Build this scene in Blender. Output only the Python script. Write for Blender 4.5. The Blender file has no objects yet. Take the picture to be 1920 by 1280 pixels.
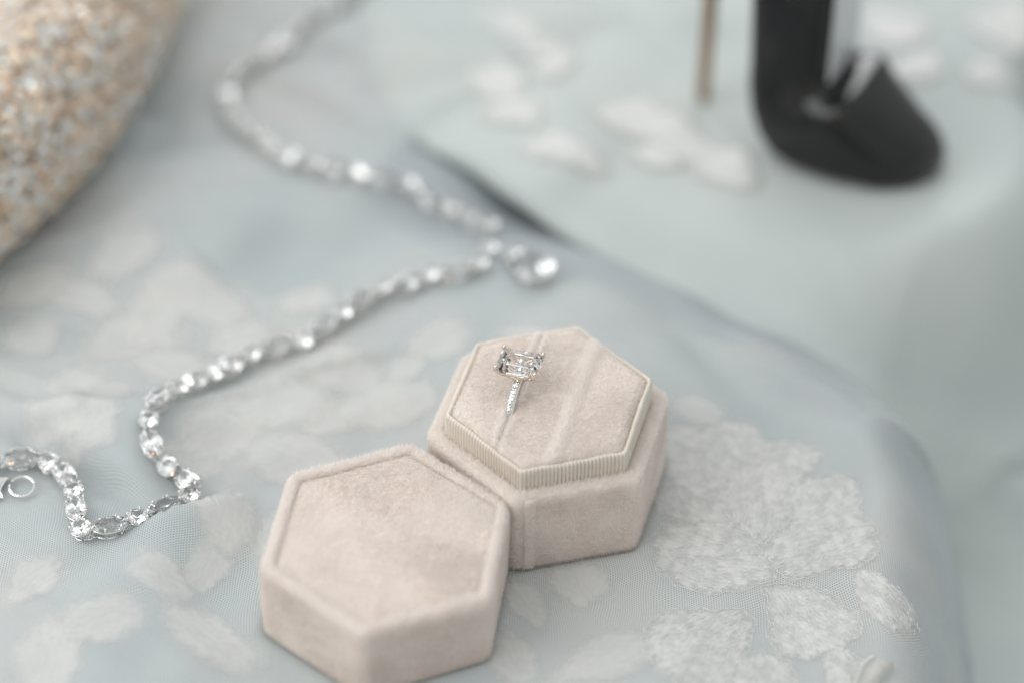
import bpy, bmesh, math, random
import numpy as np
from mathutils import Vector, Matrix

# ------------------------------------------------------------------ camera, world, lamps, exposure
S = 0.001                                   # everything below is written in millimetres
sc = bpy.context.scene
COL = sc.collection
CAM_POS = np.array([-8.14, -377.04, 384.20])
CAM_ELEV, CAM_ROLL = math.radians(42.12), math.radians(0.53)
_f = np.array([0, math.cos(CAM_ELEV), -math.sin(CAM_ELEV)])
_r0 = np.array([1.0, 0, 0]); _u0 = np.cross(_r0, _f)
_r = math.cos(CAM_ROLL) * _r0 + math.sin(CAM_ROLL) * _u0
_u = -math.sin(CAM_ROLL) * _r0 + math.cos(CAM_ROLL) * _u0
cd = bpy.data.cameras.new("camera"); cam = bpy.data.objects.new("camera", cd); COL.objects.link(cam)
m = Matrix.Identity(4)
for i in range(3):
    m[i][0], m[i][1], m[i][2], m[i][3] = _r[i], _u[i], -_f[i], CAM_POS[i] * S
cam.matrix_world = m
cd.lens, cd.sensor_width, cd.sensor_fit = 85, 36, 'HORIZONTAL'
cd.clip_start, cd.clip_end = 0.02, 20
cd.dof.use_dof = True
cd.dof.focus_distance = 0.5150
cd.dof.aperture_fstop = 3.6
cd.dof.aperture_blades = 0
sc.camera = cam

w = bpy.data.worlds.new("World"); sc.world = w; w.use_nodes = True
bg = w.node_tree.nodes["Background"]
bg.inputs[0].default_value = (0.96, 1.0, 1.0, 1); bg.inputs[1].default_value = 0.50

def area_lamp(name, pos, target, sx, sy, power, color):
    d = bpy.data.lights.new(name, 'AREA'); d.shape = 'RECTANGLE'; d.size = sx * S; d.size_y = sy * S
    d.energy = power; d.color = color
    o = bpy.data.objects.new(name, d); COL.objects.link(o)
    o.location = Vector(pos) * S
    o.rotation_euler = (Vector(target) - Vector(pos)).to_track_quat('-Z', 'Y').to_euler()
    return o
area_lamp("ceiling_bounce_lamp", (0, 100, 1400), (0, 100, 0), 1800, 1800, 4.6, (0.98, 1.0, 1.0))
area_lamp("window_lamp", (-640, -140, 520), (0, 20, 0), 620, 760, 3.2, (0.97, 1.0, 1.0))
area_lamp("gem_glint_lamp", (-200, 620, 720), (0, 20, 0), 110, 200, 0.65, (0.98, 1.0, 1.0))  # small strong lamp added for glints and blur discs in the stones
area_lamp("shoe_streak_lamp", (190, 800, 470), (40, 60, 0), 330, 250, 1.3, (0.99, 0.99, 1.0))  # added low at the back, mirrored as the streak on the shoe's throat
area_lamp("warm_glint_lamp", (-420, -560, 420), (-30, 20, 10), 60, 60, 0.17, (1.0, 0.50, 0.20))  # added warm source, gives the stones orange glints in place of dispersion

vs = sc.view_settings
vs.view_transform = 'Standard'; vs.look = 'None'; vs.gamma = 1; vs.use_curve_mapping = False; vs.exposure = 0.27
cy = sc.cycles
sc.render.engine = 'CYCLES'
cy.max_bounces = 14; cy.diffuse_bounces = 4; cy.glossy_bounces = 6; cy.transmission_bounces = 12; cy.transparent_max_bounces = 16
cy.sample_clamp_indirect = 6; cy.sample_clamp_direct = 0
cy.caustics_reflective = True; cy.caustics_refractive = True; cy.blur_glossy = 0.3
cy.use_denoising = True
try: cy.denoiser = 'OPENIMAGEDENOISE'
except Exception: pass

# ------------------------------------------------------------------ helpers
rng = np.random.default_rng(7); random.seed(7)

F_PX = 85 / 36 * 1920
def at(px, py, z):
    """a place in the photograph (1920 wide) put on the level z, in millimetres"""
    d = _f + _r * (px - 960) / F_PX - _u * (py - 640) / F_PX
    return CAM_POS + d * ((z - CAM_POS[2]) / d[2])

class MB:
    def __init__(s): s.v = []; s.f = []; s.n = 0
    def add(s, v, f):
        v = np.asarray(v, float); s.v.append(v); s.f += [tuple(i + s.n for i in q) for q in f]; s.n += len(v); return s
    def tube(s, pts, rad, seg=8, cap=True, closed=False):
        P = np.asarray(pts, float); n = len(P); R = np.broadcast_to(np.asarray(rad, float), (n,))
        T = np.gradient(P, axis=0) if not closed else np.roll(P, -1, 0) - np.roll(P, 1, 0)
        T /= np.linalg.norm(T, axis=1)[:, None] + 1e-12
        a = np.array([0, 0, 1.0]) if abs(T[0][2]) < .9 else np.array([1.0, 0, 0])
        vs_ = []
        N = np.cross(T[0], a); N /= np.linalg.norm(N)
        for i in range(n):
            N = N - T[i] * (N @ T[i]); N /= np.linalg.norm(N) + 1e-12
            B = np.cross(T[i], N)
            for k in range(seg):
                t = 2 * math.pi * k / seg
                vs_.append(P[i] + R[i] * (math.cos(t) * N + math.sin(t) * B))
        fs = []
        for i in range(n if closed else n - 1):
            j = (i + 1) % n
            for k in range(seg):
                l = (k + 1) % seg
                fs.append((i * seg + k, i * seg + l, j * seg + l, j * seg + k))
        if cap and not closed:
            fs.append(tuple(range(seg))[::-1]); fs.append(tuple((n - 1) * seg + k for k in range(seg)))
        return s.add(vs_, fs)
    def ball(s, c, r, seg=10, rings=7, squash=(1, 1, 1)):
        vs_ = [(0, 0, 1)]; fs = []
        for i in range(1, rings):
            p = math.pi * i / rings
            for k in range(seg):
                t = 2 * math.pi * k / seg; vs_.append((math.sin(p) * math.cos(t), math.sin(p) * math.sin(t), math.cos(p)))
        vs_.append((0, 0, -1)); L = len(vs_) - 1
        for k in range(seg):
            l = (k + 1) % seg
            fs.append((0, 1 + k, 1 + l))
            for i in range(rings - 2):
                a = 1 + i * seg
                fs.append((a + k, a + seg + k, a + seg + l, a + l))
            a = 1 + (rings - 2) * seg
            fs.append((a + k, L, a + l))
        return s.add(np.array(vs_) * r * np.array(squash) + np.array(c), fs)
    def loft(s, secs, cap0=True, cap1=True):
        n = len(secs[0]); vs_ = np.concatenate(secs); fs = []
        for i in range(len(secs) - 1):
            for k in range(n):
                l = (k + 1) % n
                fs.append((i * n + k, i * n + l, (i + 1) * n + l, (i + 1) * n + k))
        if cap0: fs.append(tuple(range(n))[::-1])
        if cap1: fs.append(tuple((len(secs) - 1) * n + k for k in range(n)))
        return s.add(vs_, fs)
    def data(s, name, smooth=True):
        me = bpy.data.meshes.new(name)
        me.from_pydata((np.concatenate(s.v) * S).tolist(), [], s.f)
        if smooth: me.polygons.foreach_set('use_smooth', [True] * len(me.polygons))
        me.update(); return me
    def build(s, name, mat, parent=None, smooth=True):
        return link(name, s.data(name, smooth), mat, parent)

def link(name, data, mat=None, parent=None):
    o = bpy.data.objects.new(name, data); COL.objects.link(o)
    if mat is not None and data is not None:
        if len(data.materials) == 0: data.materials.append(mat)
    if parent is not None: o.parent = parent
    return o
def fix_normals(me):
    bm = bmesh.new(); bm.from_mesh(me); bmesh.ops.recalc_face_normals(bm, faces=bm.faces); bm.to_mesh(me); bm.free()
def hull(name, pts):
    bm = bmesh.new()
    for p in pts: bm.verts.new(Vector(p) * S)
    r = bmesh.ops.convex_hull(bm, input=bm.verts)
    bmesh.ops.delete(bm, geom=list({e for e in list(r['geom_unused']) + list(r['geom_interior']) if isinstance(e, bmesh.types.BMVert)}), context='VERTS')
    bmesh.ops.dissolve_limit(bm, angle_limit=0.01, verts=bm.verts, edges=bm.edges)
    bmesh.ops.recalc_face_normals(bm, faces=bm.faces)
    me = bpy.data.meshes.new(name); bm.to_mesh(me); bm.free(); return me
def thing(name, label, cat, loc=(0, 0, 0), rot=None, group=None):
    o = bpy.data.objects.new(name, None); COL.objects.link(o); o.empty_display_size = .005
    o.location = Vector(loc) * S
    if rot is not None: o.rotation_euler = rot
    o['label'] = label; o['category'] = cat
    if group: o['group'] = group
    return o
def sstep(a, b, x):
    t = np.clip((np.asarray(x, float) - a) / (b - a), 0, 1); return t * t * (3 - 2 * t)
def waves(seed, lo, hi, n=10):
    g = np.random.default_rng(seed); wl = g.uniform(lo, hi, n); th = g.uniform(0, 2 * math.pi, n); ph = g.uniform(0, 6.28, n)
    kx, ky = 2 * math.pi / wl * np.cos(th), 2 * math.pi / wl * np.sin(th)
    def f(x, y):
        x = np.asarray(x, float); y = np.asarray(y, float)
        return sum(np.sin(kx[i] * x + ky[i] * y + ph[i]) for i in range(n)) / math.sqrt(n)
    return f
def waves3(seed, lo, hi, n=12):
    g = np.random.default_rng(seed); k = g.normal(size=(n, 3)); k /= np.linalg.norm(k, axis=1)[:, None]
    k *= (2 * math.pi / g.uniform(lo, hi, n))[:, None]; ph = g.uniform(0, 6.28, n)
    return lambda P: np.sin(P @ k.T + ph).sum(1) / math.sqrt(n)

# ------------------------------------------------------------------ materials
def mat(name):
    M = bpy.data.materials.new(name); M.use_nodes = True; nt = M.node_tree
    return M, nt, nt.nodes["Principled BSDF"], nt.nodes["Material Output"]
def N(nt, t, **kw):
    n = nt.nodes.new(t)
    for k, v in kw.items(): setattr(n, k, v)
    return n
def L(nt, a, b): nt.links.new(a, b)
def ramp(nt, fac, stops):
    r = N(nt, 'ShaderNodeValToRGB'); L(nt, fac, r.inputs[0])
    e = r.color_ramp.elements
    while len(e) > len(stops): e.remove(e[-1])
    while len(e) < len(stops): e.new(0.5)
    for q, (p, c) in zip(e, stops): q.position = p; q.color = (*c, 1)
    return r.outputs[0]
def noise(nt, vec, scale, detail=3, rough=.55, dist=0):
    n = N(nt, 'ShaderNodeTexNoise'); n.inputs['Scale'].default_value = scale; n.inputs['Detail'].default_value = detail
    n.inputs['Roughness'].default_value = rough; n.inputs['Distortion'].default_value = dist
    L(nt, vec, n.inputs['Vector']); return n.outputs['Fac']
def mathn(nt, op, a, b=None):
    n = N(nt, 'ShaderNodeMath', operation=op)
    for i, v in enumerate((a, b)):
        if v is None: continue
        if isinstance(v, (int, float)): n.inputs[i].default_value = v
        else: L(nt, v, n.inputs[i])
    return n.outputs[0]
def bump(nt, h, strength, dist):
    b = N(nt, 'ShaderNodeBump'); b.inputs['Strength'].default_value = strength; b.inputs['Distance'].default_value = dist
    L(nt, h, b.inputs['Height']); return b.outputs[0]
def coords(nt): return N(nt, 'ShaderNodeTexCoord').outputs['Object']
def mapped(nt, vec, scale=(1, 1, 1), rot=(0, 0, 0)):
    mp = N(nt, 'ShaderNodeMapping'); mp.inputs['Scale'].default_value = scale; mp.inputs['Rotation'].default_value = rot
    L(nt, vec, mp.inputs['Vector']); return mp.outputs[0]
def hexnet(nt, vec, pitch_mm, warp):
    """0 in the holes of a hexagonal net, 1 on its threads"""
    nz = N(nt, 'ShaderNodeTexNoise'); nz.inputs['Scale'].default_value = 60; nz.inputs['Detail'].default_value = 1
    L(nt, vec, nz.inputs['Vector'])
    sc_ = N(nt, 'ShaderNodeVectorMath', operation='SCALE'); sc_.inputs['Scale'].default_value = warp * S; L(nt, nz.outputs['Color'], sc_.inputs[0])
    ad = N(nt, 'ShaderNodeVectorMath', operation='ADD'); L(nt, vec, ad.inputs[0]); L(nt, sc_.outputs[0], ad.inputs[1])
    tot = None
    k = 2 * math.pi / (pitch_mm * S * .866)
    for a in (0, 60, 120):
        d = N(nt, 'ShaderNodeVectorMath', operation='DOT_PRODUCT'); L(nt, ad.outputs[0], d.inputs[0])
        d.inputs[1].default_value = (k * math.cos(math.radians(a)), k * math.sin(math.radians(a)), 0)
        c = mathn(nt, 'COSINE', d.outputs['Value'])
        tot = c if tot is None else mathn(nt, 'ADD', tot, c)
    return tot                               # -1.5 .. 3, peaks are the holes

# satin under everything
M_satin, nt, b, out = mat("pale_blue_satin")
co = coords(nt)
n1 = noise(nt, co, 14, 3)
L(nt, ramp(nt, n1, [(.36, (.345, .372, .405)), (.5, (.37, .40, .42)), (.64, (.41, .435, .44))]), b.inputs['Base Color'])
b.inputs['Roughness'].default_value = .55; b.inputs['Specular IOR Level'].default_value = .1
b.inputs['Sheen Weight'].default_value = .15; b.inputs['Sheen Roughness'].default_value = .4
wv = noise(nt, mapped(nt, co, (1, 4, 1), (0, 0, .5)), 900, 2)
L(nt, bump(nt, wv, .12, .0004), b.inputs['Normal'])

# outer sheet: organza, a little greener
M_organza, nt, b, out = mat("pale_organza")
co = coords(nt)
n1 = noise(nt, co, 10, 3)
L(nt, ramp(nt, n1, [(.35, (.47, .51, .50)), (.65, (.525, .555, .54))]), b.inputs['Base Color'])
b.inputs['Roughness'].default_value = .6; b.inputs['Specular IOR Level'].default_value = .1
b.inputs['Sheen Weight'].default_value = .2

# tulle: a hexagonal net, open between the threads
M_tulle, nt, b, out = mat("ivory_tulle")
co = coords(nt)
net = hexnet(nt, co, .62, 5.0)
n2 = noise(nt, co, 26, 2)
thr = mathn(nt, 'ADD', net, mathn(nt, 'MULTIPLY', mathn(nt, 'SUBTRACT', n2, .5), 1.6))
mask = N(nt, 'ShaderNodeMapRange'); mask.interpolation_type = 'SMOOTHSTEP'
mask.inputs['From Min'].default_value = -.9; mask.inputs['From Max'].default_value = 1.1
mask.inputs['To Min'].default_value = .94; mask.inputs['To Max'].default_value = .5
L(nt, thr, mask.inputs['Value'])
b.inputs['Base Color'].default_value = (.655, .68, .662, 1); b.inputs['Roughness'].default_value = .6
b.inputs['Specular IOR Level'].default_value = .2
tl = N(nt, 'ShaderNodeBsdfTranslucent')
tc = ramp(nt, noise(nt, co, 17, 3), [(.38, (.735, .785, .785)), (.5, (.78, .805, .795)), (.62, (.82, .815, .795))])
L(nt, tc, b.inputs['Base Color']); L(nt, tc, tl.inputs[0])
mx0 = N(nt, 'ShaderNodeMixShader'); mx0.inputs[0].default_value = .4
L(nt, b.outputs[0], mx0.inputs[1]); L(nt, tl.outputs[0], mx0.inputs[2])
tp = N(nt, 'ShaderNodeBsdfTransparent')
cov = N(nt, 'ShaderNodeAttribute'); cov.attribute_name = 'cover'
mx = N(nt, 'ShaderNodeMixShader'); L(nt, mathn(nt, 'MULTIPLY', mask.outputs[0], cov.outputs['Fac']), mx.inputs[0]); L(nt, tp.outputs[0], mx.inputs[1]); L(nt, mx0.outputs[0], mx.inputs[2])
L(nt, mx.outputs[0], out.inputs[0])

# embroidery: thin satin stitch on the net, grain along the petal, open between the threads
M_stitch, nt, b, out = mat("white_embroidery")
co = coords(nt)
g1 = noise(nt, mapped(nt, co, (.2, 1, 1)), 2300, 3, .6)
g2 = noise(nt, co, 160, 2)
g3 = noise(nt, mapped(nt, co, (.6, 1, 1)), 800, 2, .5)
L(nt, ramp(nt, g2, [(.3, (.67, .665, .645)), (.7, (.73, .72, .70))]), b.inputs['Base Color'])
b.inputs['Roughness'].default_value = .45; b.inputs['Specular IOR Level'].default_value = .3
b.inputs['Sheen Weight'].default_value = .2
L(nt, bump(nt, mathn(nt, 'ADD', g1, g3), .4, .0004), b.inputs['Normal'])
ed = N(nt, 'ShaderNodeAttribute'); ed.attribute_name = 'edge'
def mr(nt, v, a, b_, c, d):
    n = N(nt, 'ShaderNodeMapRange'); n.interpolation_type = 'SMOOTHSTEP'
    for k, q in zip(('From Min', 'From Max', 'To Min', 'To Max'), (a, b_, c, d)): n.inputs[k].default_value = q
    L(nt, v, n.inputs['Value']); return n.outputs[0]
fade = mr(nt, mathn(nt, 'ADD', ed.outputs['Fac'], mathn(nt, 'MULTIPLY', mathn(nt, 'SUBTRACT', g3, .5), .5)), .78, 1.03, 1.0, .15)
fine = mr(nt, g1, .30, .60, .64, .86)
clump = mr(nt, noise(nt, co, 330, 2), .3, .7, .7, 1.0)
al = mathn(nt, 'MULTIPLY', mathn(nt, 'MULTIPLY', fade, fine), clump)
tp = N(nt, 'ShaderNodeBsdfTransparent'); mx = N(nt, 'ShaderNodeMixShader')
L(nt, al, mx.inputs[0]); L(nt, tp.outputs[0], mx.inputs[1]); L(nt, b.outputs[0], mx.inputs[2]); L(nt, mx.outputs[0], out.inputs[0])
# the same embroidery where it is sparser and half sunk in the net
M_lace, nt, b, out = mat("sheer_embroidery")
co = coords(nt)
L(nt, ramp(nt, noise(nt, co, 120, 2), [(.3, (.715, .71, .69)), (.7, (.77, .76, .74))]), b.inputs['Base Color'])
b.inputs['Roughness'].default_value = .55; b.inputs['Specular IOR Level'].default_value = .2
L(nt, bump(nt, noise(nt, mapped(nt, co, (.3, 1, 1)), 1500, 2), .15, .0003), b.inputs['Normal'])
ed = N(nt, 'ShaderNodeAttribute'); ed.attribute_name = 'edge'
fade = mr(nt, mathn(nt, 'ADD', ed.outputs['Fac'], mathn(nt, 'MULTIPLY', mathn(nt, 'SUBTRACT', noise(nt, co, 260, 2), .5), .5)), .5, 1.0, .62, .0)
al = mathn(nt, 'MULTIPLY', fade, mr(nt, noise(nt, mapped(nt, co, (.35, 1, 1)), 1100, 3), .3, .65, .86, 1.0))
tp = N(nt, 'ShaderNodeBsdfTransparent'); mx = N(nt, 'ShaderNodeMixShader')
L(nt, al, mx.inputs[0]); L(nt, tp.outputs[0], mx.inputs[1]); L(nt, b.outputs[0], mx.inputs[2]); L(nt, mx.outputs[0], out.inputs[0])
# thick white applique on the outer cloth
M_applique, nt, b, out = mat("white_applique")
co = coords(nt)
L(nt, ramp(nt, noise(nt, co, 120, 2), [(.3, (.66, .66, .645)), (.7, (.73, .725, .71))]), b.inputs['Base Color'])
b.inputs['Roughness'].default_value = .5
ed = N(nt, 'ShaderNodeAttribute'); ed.attribute_name = 'edge'
al = mr(nt, mathn(nt, 'ADD', ed.outputs['Fac'], mathn(nt, 'MULTIPLY', mathn(nt, 'SUBTRACT', noise(nt, co, 200, 2), .5), .6)), .5, 1.02, .85, .05)
tp = N(nt, 'ShaderNodeBsdfTransparent'); mx = N(nt, 'ShaderNodeMixShader')
L(nt, al, mx.inputs[0]); L(nt, tp.outputs[0], mx.inputs[1]); L(nt, b.outputs[0], mx.inputs[2]); L(nt, mx.outputs[0], out.inputs[0])
M_hem, nt, b, out = mat("hem_satin")
L(nt, ramp(nt, noise(nt, coords(nt), 500, 3), [(.3, (.50, .49, .46)), (.7, (.62, .61, .58))]), b.inputs['Base Color']); b.inputs['Roughness'].default_value = .5

M_thread, nt, b, out = mat("white_thread")
b.inputs['Base Color'].default_value = (.70, .70, .685, 1); b.inputs['Roughness'].default_value = .25; b.inputs['Specular IOR Level'].default_value = .8

# velvet ground and its nap
VEL = (.82, .74, .69)
M_velvet, nt, b, out = mat("blush_velvet")
co = coords(nt)
n1 = noise(nt, co, 90, 4)
L(nt, ramp(nt, n1, [(.35, tuple(c * .86 for c in VEL)), (.65, VEL)]), b.inputs['Base Color'])
b.inputs['Roughness'].default_value = .9; b.inputs['Specular IOR Level'].default_value = .1
b.inputs['Sheen Weight'].default_value = .5; b.inputs['Sheen Roughness'].default_value = .4
L(nt, bump(nt, noise(nt, co, 2500, 2), .5, .0003), b.inputs['Normal'])

M_nap, nt, b, out = mat("velvet_nap")
hi = N(nt, 'ShaderNodeHairInfo')
c1 = ramp(nt, hi.outputs['Random'], [(0, (.895, .82, .768)), (.55, (.935, .88, .838)), (1, (.97, .943, .918))])
df = N(nt, 'ShaderNodeBsdfDiffuse'); tr = N(nt, 'ShaderNodeBsdfTranslucent'); gl = N(nt, 'ShaderNodeBsdfGlossy')
L(nt, c1, df.inputs[0]); L(nt, c1, tr.inputs[0]); gl.inputs['Roughness'].default_value = .5; gl.inputs[0].default_value = (.95, .92, .9, 1)
m1 = N(nt, 'ShaderNodeMixShader'); m1.inputs[0].default_value = .38; L(nt, df.outputs[0], m1.inputs[1]); L(nt, tr.outputs[0], m1.inputs[2])
m2 = N(nt, 'ShaderNodeMixShader'); m2.inputs[0].default_value = .14; L(nt, m1.outputs[0], m2.inputs[1]); L(nt, gl.outputs[0], m2.inputs[2])
L(nt, m2.outputs[0], out.inputs[0])

M_ribbon, nt, b, out = mat("cream_grosgrain")
co = coords(nt)
L(nt, ramp(nt, noise(nt, co, 300, 3), [(.3, (.70, .625, .54)), (.7, (.77, .70, .62))]), b.inputs['Base Color'])
b.inputs['Roughness'].default_value = .55; b.inputs['Sheen Weight'].default_value = .3
L(nt, bump(nt, noise(nt, mapped(nt, co, (1, 1, 3)), 2200, 2), .4, .0002), b.inputs['Normal'])

def metal(name, col, rough, scratch=.06):
    M, nt, b, out = mat(name)
    b.inputs['Base Color'].default_value = (*col, 1); b.inputs['Metallic'].default_value = 1
    co = coords(nt)
    mr = N(nt, 'ShaderNodeMapRange'); mr.inputs['To Min'].default_value = max(.02, rough - scratch); mr.inputs['To Max'].default_value = rough + scratch
    L(nt, noise(nt, co, 900, 3), mr.inputs['Value']); L(nt, mr.outputs[0], b.inputs['Roughness'])
    return M
M_silver = metal("bright_silver", (.86, .85, .83), .14)
M_white_gold = metal("white_gold", (.76, .66, .58), .12)
M_heel = metal("brushed_rose_gold", (.44, .30, .20), .38, .1)

def gem(name, ior):
    M, nt, b, out = mat(name)
    g = N(nt, 'ShaderNodeBsdfGlass'); g.inputs['IOR'].default_value = ior; g.inputs['Roughness'].default_value = 0.0
    L(nt, ramp(nt, noise(nt, coords(nt), 250, 2), [(.3, (.985, .985, .985)), (.7, (1, 1, 1))]), g.inputs['Color'])
    L(nt, g.outputs[0], out.inputs[0]); return M
M_diamond = gem("diamond", 1.95)
M_crystal = gem("crystal", 1.9)

M_black, nt, b, out = mat("black_glass_enamel")
L(nt, ramp(nt, noise(nt, coords(nt), 30, 2), [(.3, (.004, .004, .0035)), (.7, (.006, .006, .005))]), b.inputs['Base Color'])
b.inputs['Roughness'].default_value = .05; b.inputs['IOR'].default_value = 1.52
M_insole, nt, b, out = mat("insole_reflection_grey")  # reflection on the glossy arch painted in as a pale grey
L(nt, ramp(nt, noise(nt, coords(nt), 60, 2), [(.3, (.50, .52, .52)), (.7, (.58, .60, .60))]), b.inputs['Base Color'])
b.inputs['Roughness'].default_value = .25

M_bag, nt, b, out = mat("champagne_mesh_cloth")
L(nt, ramp(nt, noise(nt, coords(nt), 120, 4), [(.3, (.52, .41, .31)), (.7, (.66, .55, .45))]), b.inputs['Base Color'])
b.inputs['Roughness'].default_value = .7
def sequin_mat(name, c0, c1, metallic, rough):
    M, nt, b, out = mat(name)
    oi = N(nt, 'ShaderNodeObjectInfo')
    n1 = noise(nt, coords(nt), 700, 2)
    v = mathn(nt, 'ADD', mathn(nt, 'MULTIPLY', oi.outputs['Random'], .6), mathn(nt, 'MULTIPLY', n1, .4))
    L(nt, ramp(nt, v, [(.1, c0), (.9, c1)]), b.inputs['Base Color'])
    b.inputs['Metallic'].default_value = metallic; b.inputs['Roughness'].default_value = rough
    return M
M_seq = [sequin_mat("champagne_sequin", (.66, .51, .38), (.85, .74, .62), .25, .3),
         sequin_mat("pearl_sequin", (.62, .60, .56), (.80, .79, .76), .15, .22),
         sequin_mat("clear_sequin", (.66, .68, .68), (.82, .84, .84), .4, .08)]
M_welt, nt, b, out = mat("ivory_welt")
L(nt, ramp(nt, noise(nt, coords(nt), 200, 3), [(.3, (.55, .52, .48)), (.7, (.64, .61, .57))]), b.inputs['Base Color']); b.inputs['Roughness'].default_value = .6

# ------------------------------------------------------------------ the draped cloth
BASE_C, LID_C = np.array([0.0, 0.0]), np.array([-34.0, -34.1])
K_px = [(720, -260), (700, -60), (695, 60), (715, 165), (775, 238), (850, 290), (960, 365), (1060, 430), (1200, 500), (1350, 568), (1500, 650), (1620, 740),
        (1700, 840), (1758, 960), (1792, 1080), (1812, 1200), (1826, 1330), (1840, 1500), (1850, 1750)]
# per point: how far the inner cloth drops, level of the outer cloth's edge, its tuck under the inner cloth, roundness of the edge, far level, level at which the curve is seen
K_par = [(.6, .2, 0, .4, 0, 0), (.6, .2, 0, .4, 0, 0), (1, 0, 0, .5, 0, 0), (2, -1.8, 0, .8, 0, -1), (4, -3.6, 0, 1.6, 0, -1), (5.6, -2.6, 0, 2.8, 1, -1), (8.6, -1.0, 0, 3.8, 2, 0), (7.0, -4.8, 0, 3.0, -1, -2), (7, -8, 3, 2.2, -4, -6),
         (9, -11, 4, 2, -8, -9), (12, -14, 4, 2, -12, -12), (20, -22, 4, 2, -21, -20), (33, -35, 4, 2, -35, -33), (48, -50, 4, 2, -51, -48)] + [(62, -64, 4, 2, -66, -62)] * 5
K = np.array([at(x, y, p[5])[:2] for (x, y), p in zip(K_px, K_par)]); K_par = np.array(K_par, float)[:, :5]
def catmull(P, n):
    P = np.asarray(P, float); Q = np.vstack([2 * P[0] - P[1], P, 2 * P[-1] - P[-2]]); o = []
    for i in range(1, len(Q) - 2):
        for t in np.linspace(0, 1, n, endpoint=False):
            a, b_, c, d = Q[i - 1], Q[i], Q[i + 1], Q[i + 2]
            o.append(.5 * (2 * b_ + (c - a) * t + (2 * a - 5 * b_ + 4 * c - d) * t * t + (3 * b_ - a - 3 * c + d) * t ** 3))
    o.append(P[-1]); return np.array(o)
KD = catmull(np.hstack([K, K_par]), 10)
KX, KP = KD[:, :2], KD[:, 2:]
KT = np.gradient(KX, axis=0); KT /= np.linalg.norm(KT, axis=1)[:, None]
KN = np.stack([-KT[:, 1], KT[:, 0]], 1)           # points away from the boxes
if ((KX[100] - np.array([0, 0])) @ KN[100]) < 0: KN = -KN
def sdist(x, y):
    P = np.stack([np.ravel(x), np.ravel(y)], 1); s_ = np.empty(len(P)); idx = np.empty(len(P), int)
    for a in range(0, len(P), 20000):
        d = P[a:a + 20000, None, :] - KX[None]; q = (d ** 2).sum(2); j = q.argmin(1)
        dd = d[np.arange(len(j)), j]; s_[a:a + 20000] = np.sqrt(q[np.arange(len(j)), j]) * np.sign((dd * KN[j]).sum(1)); idx[a:a + 20000] = j
    return s_.reshape(np.shape(x)), idx.reshape(np.shape(x))

wz1, wz2, wz3 = waves(3, 45, 110, 8), waves(5, 22, 45, 8), waves(9, 60, 150, 8)
def seg_coords(x, y, A, B):
    A = np.asarray(A); B = np.asarray(B); d = B - A; Ln = np.linalg.norm(d); d = d / Ln; n = np.array([-d[1], d[0]])
    return ((x - A[0]) * d[0] + (y - A[1]) * d[1]) / Ln, (x - A[0]) * n[0] + (y - A[1]) * n[1], Ln
R1A, R1B = at(185, 1024, 7)[:2], at(405, 926, 7)[:2]
R2A, R2B = at(20, 792, 4)[:2], at(290, 955, 4)[:2]
R3A, R3B = at(400, 520, -2)[:2], at(900, 410, -3)[:2]
R4A, R4B = at(250, 250, 0)[:2], at(640, 130, 0)[:2]
R5A, R5B = at(560, 830, 0)[:2], at(720, 700, 0)[:2]
def hexd(x, y, c, yaw, ap):
    return np.max([np.abs((x - c[0]) * math.cos(yaw + math.radians(a)) + (y - c[1]) * math.sin(yaw + math.radians(a))) for a in (30, 90, 150)], axis=0) - ap
YAW_B, YAW_L = math.radians(14.29), math.radians(22.0)
_gc = np.random.default_rng(61)
def crease_set(n, x0, x1, y0, y1, l0, l1, h0, h1, w0, w1, a0, a1):
    return [(_gc.uniform(x0, x1), _gc.uniform(y0, y1), math.radians(_gc.uniform(a0, a1)), _gc.uniform(l0, l1), _gc.uniform(h0, h1) * _gc.choice([-1, 1]), _gc.uniform(w0, w1), _gc.uniform(-.004, .004)) for _ in range(n)]
CREASE_IN = crease_set(26, -150, -25, 5, 170, 35, 90, .7, 1.9, 2.0, 5.0, -55, 40) + crease_set(9, -140, -60, -60, 10, 25, 60, .4, .9, 1.5, 3, -50, 30) + crease_set(7, 20, 80, 20, 70, 30, 70, .6, 1.4, 2.5, 5, -60, -10)
CREASE_OUT = crease_set(30, 0, 140, -60, 200, 50, 130, 1.2, 3.2, 3.5, 9, -70, -5)
def creases(x, y, cs):
    z = 0
    for cx, cy_, a, l, h, w_, bend in cs:
        u = (x - cx) * math.cos(a) + (y - cy_) * math.sin(a); v = -(x - cx) * math.sin(a) + (y - cy_) * math.cos(a) - bend * u * u
        z = z + h * np.exp(-(u / (l / 2)) ** 4) * np.exp(-(v / w_) ** 2)
    return z
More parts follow.
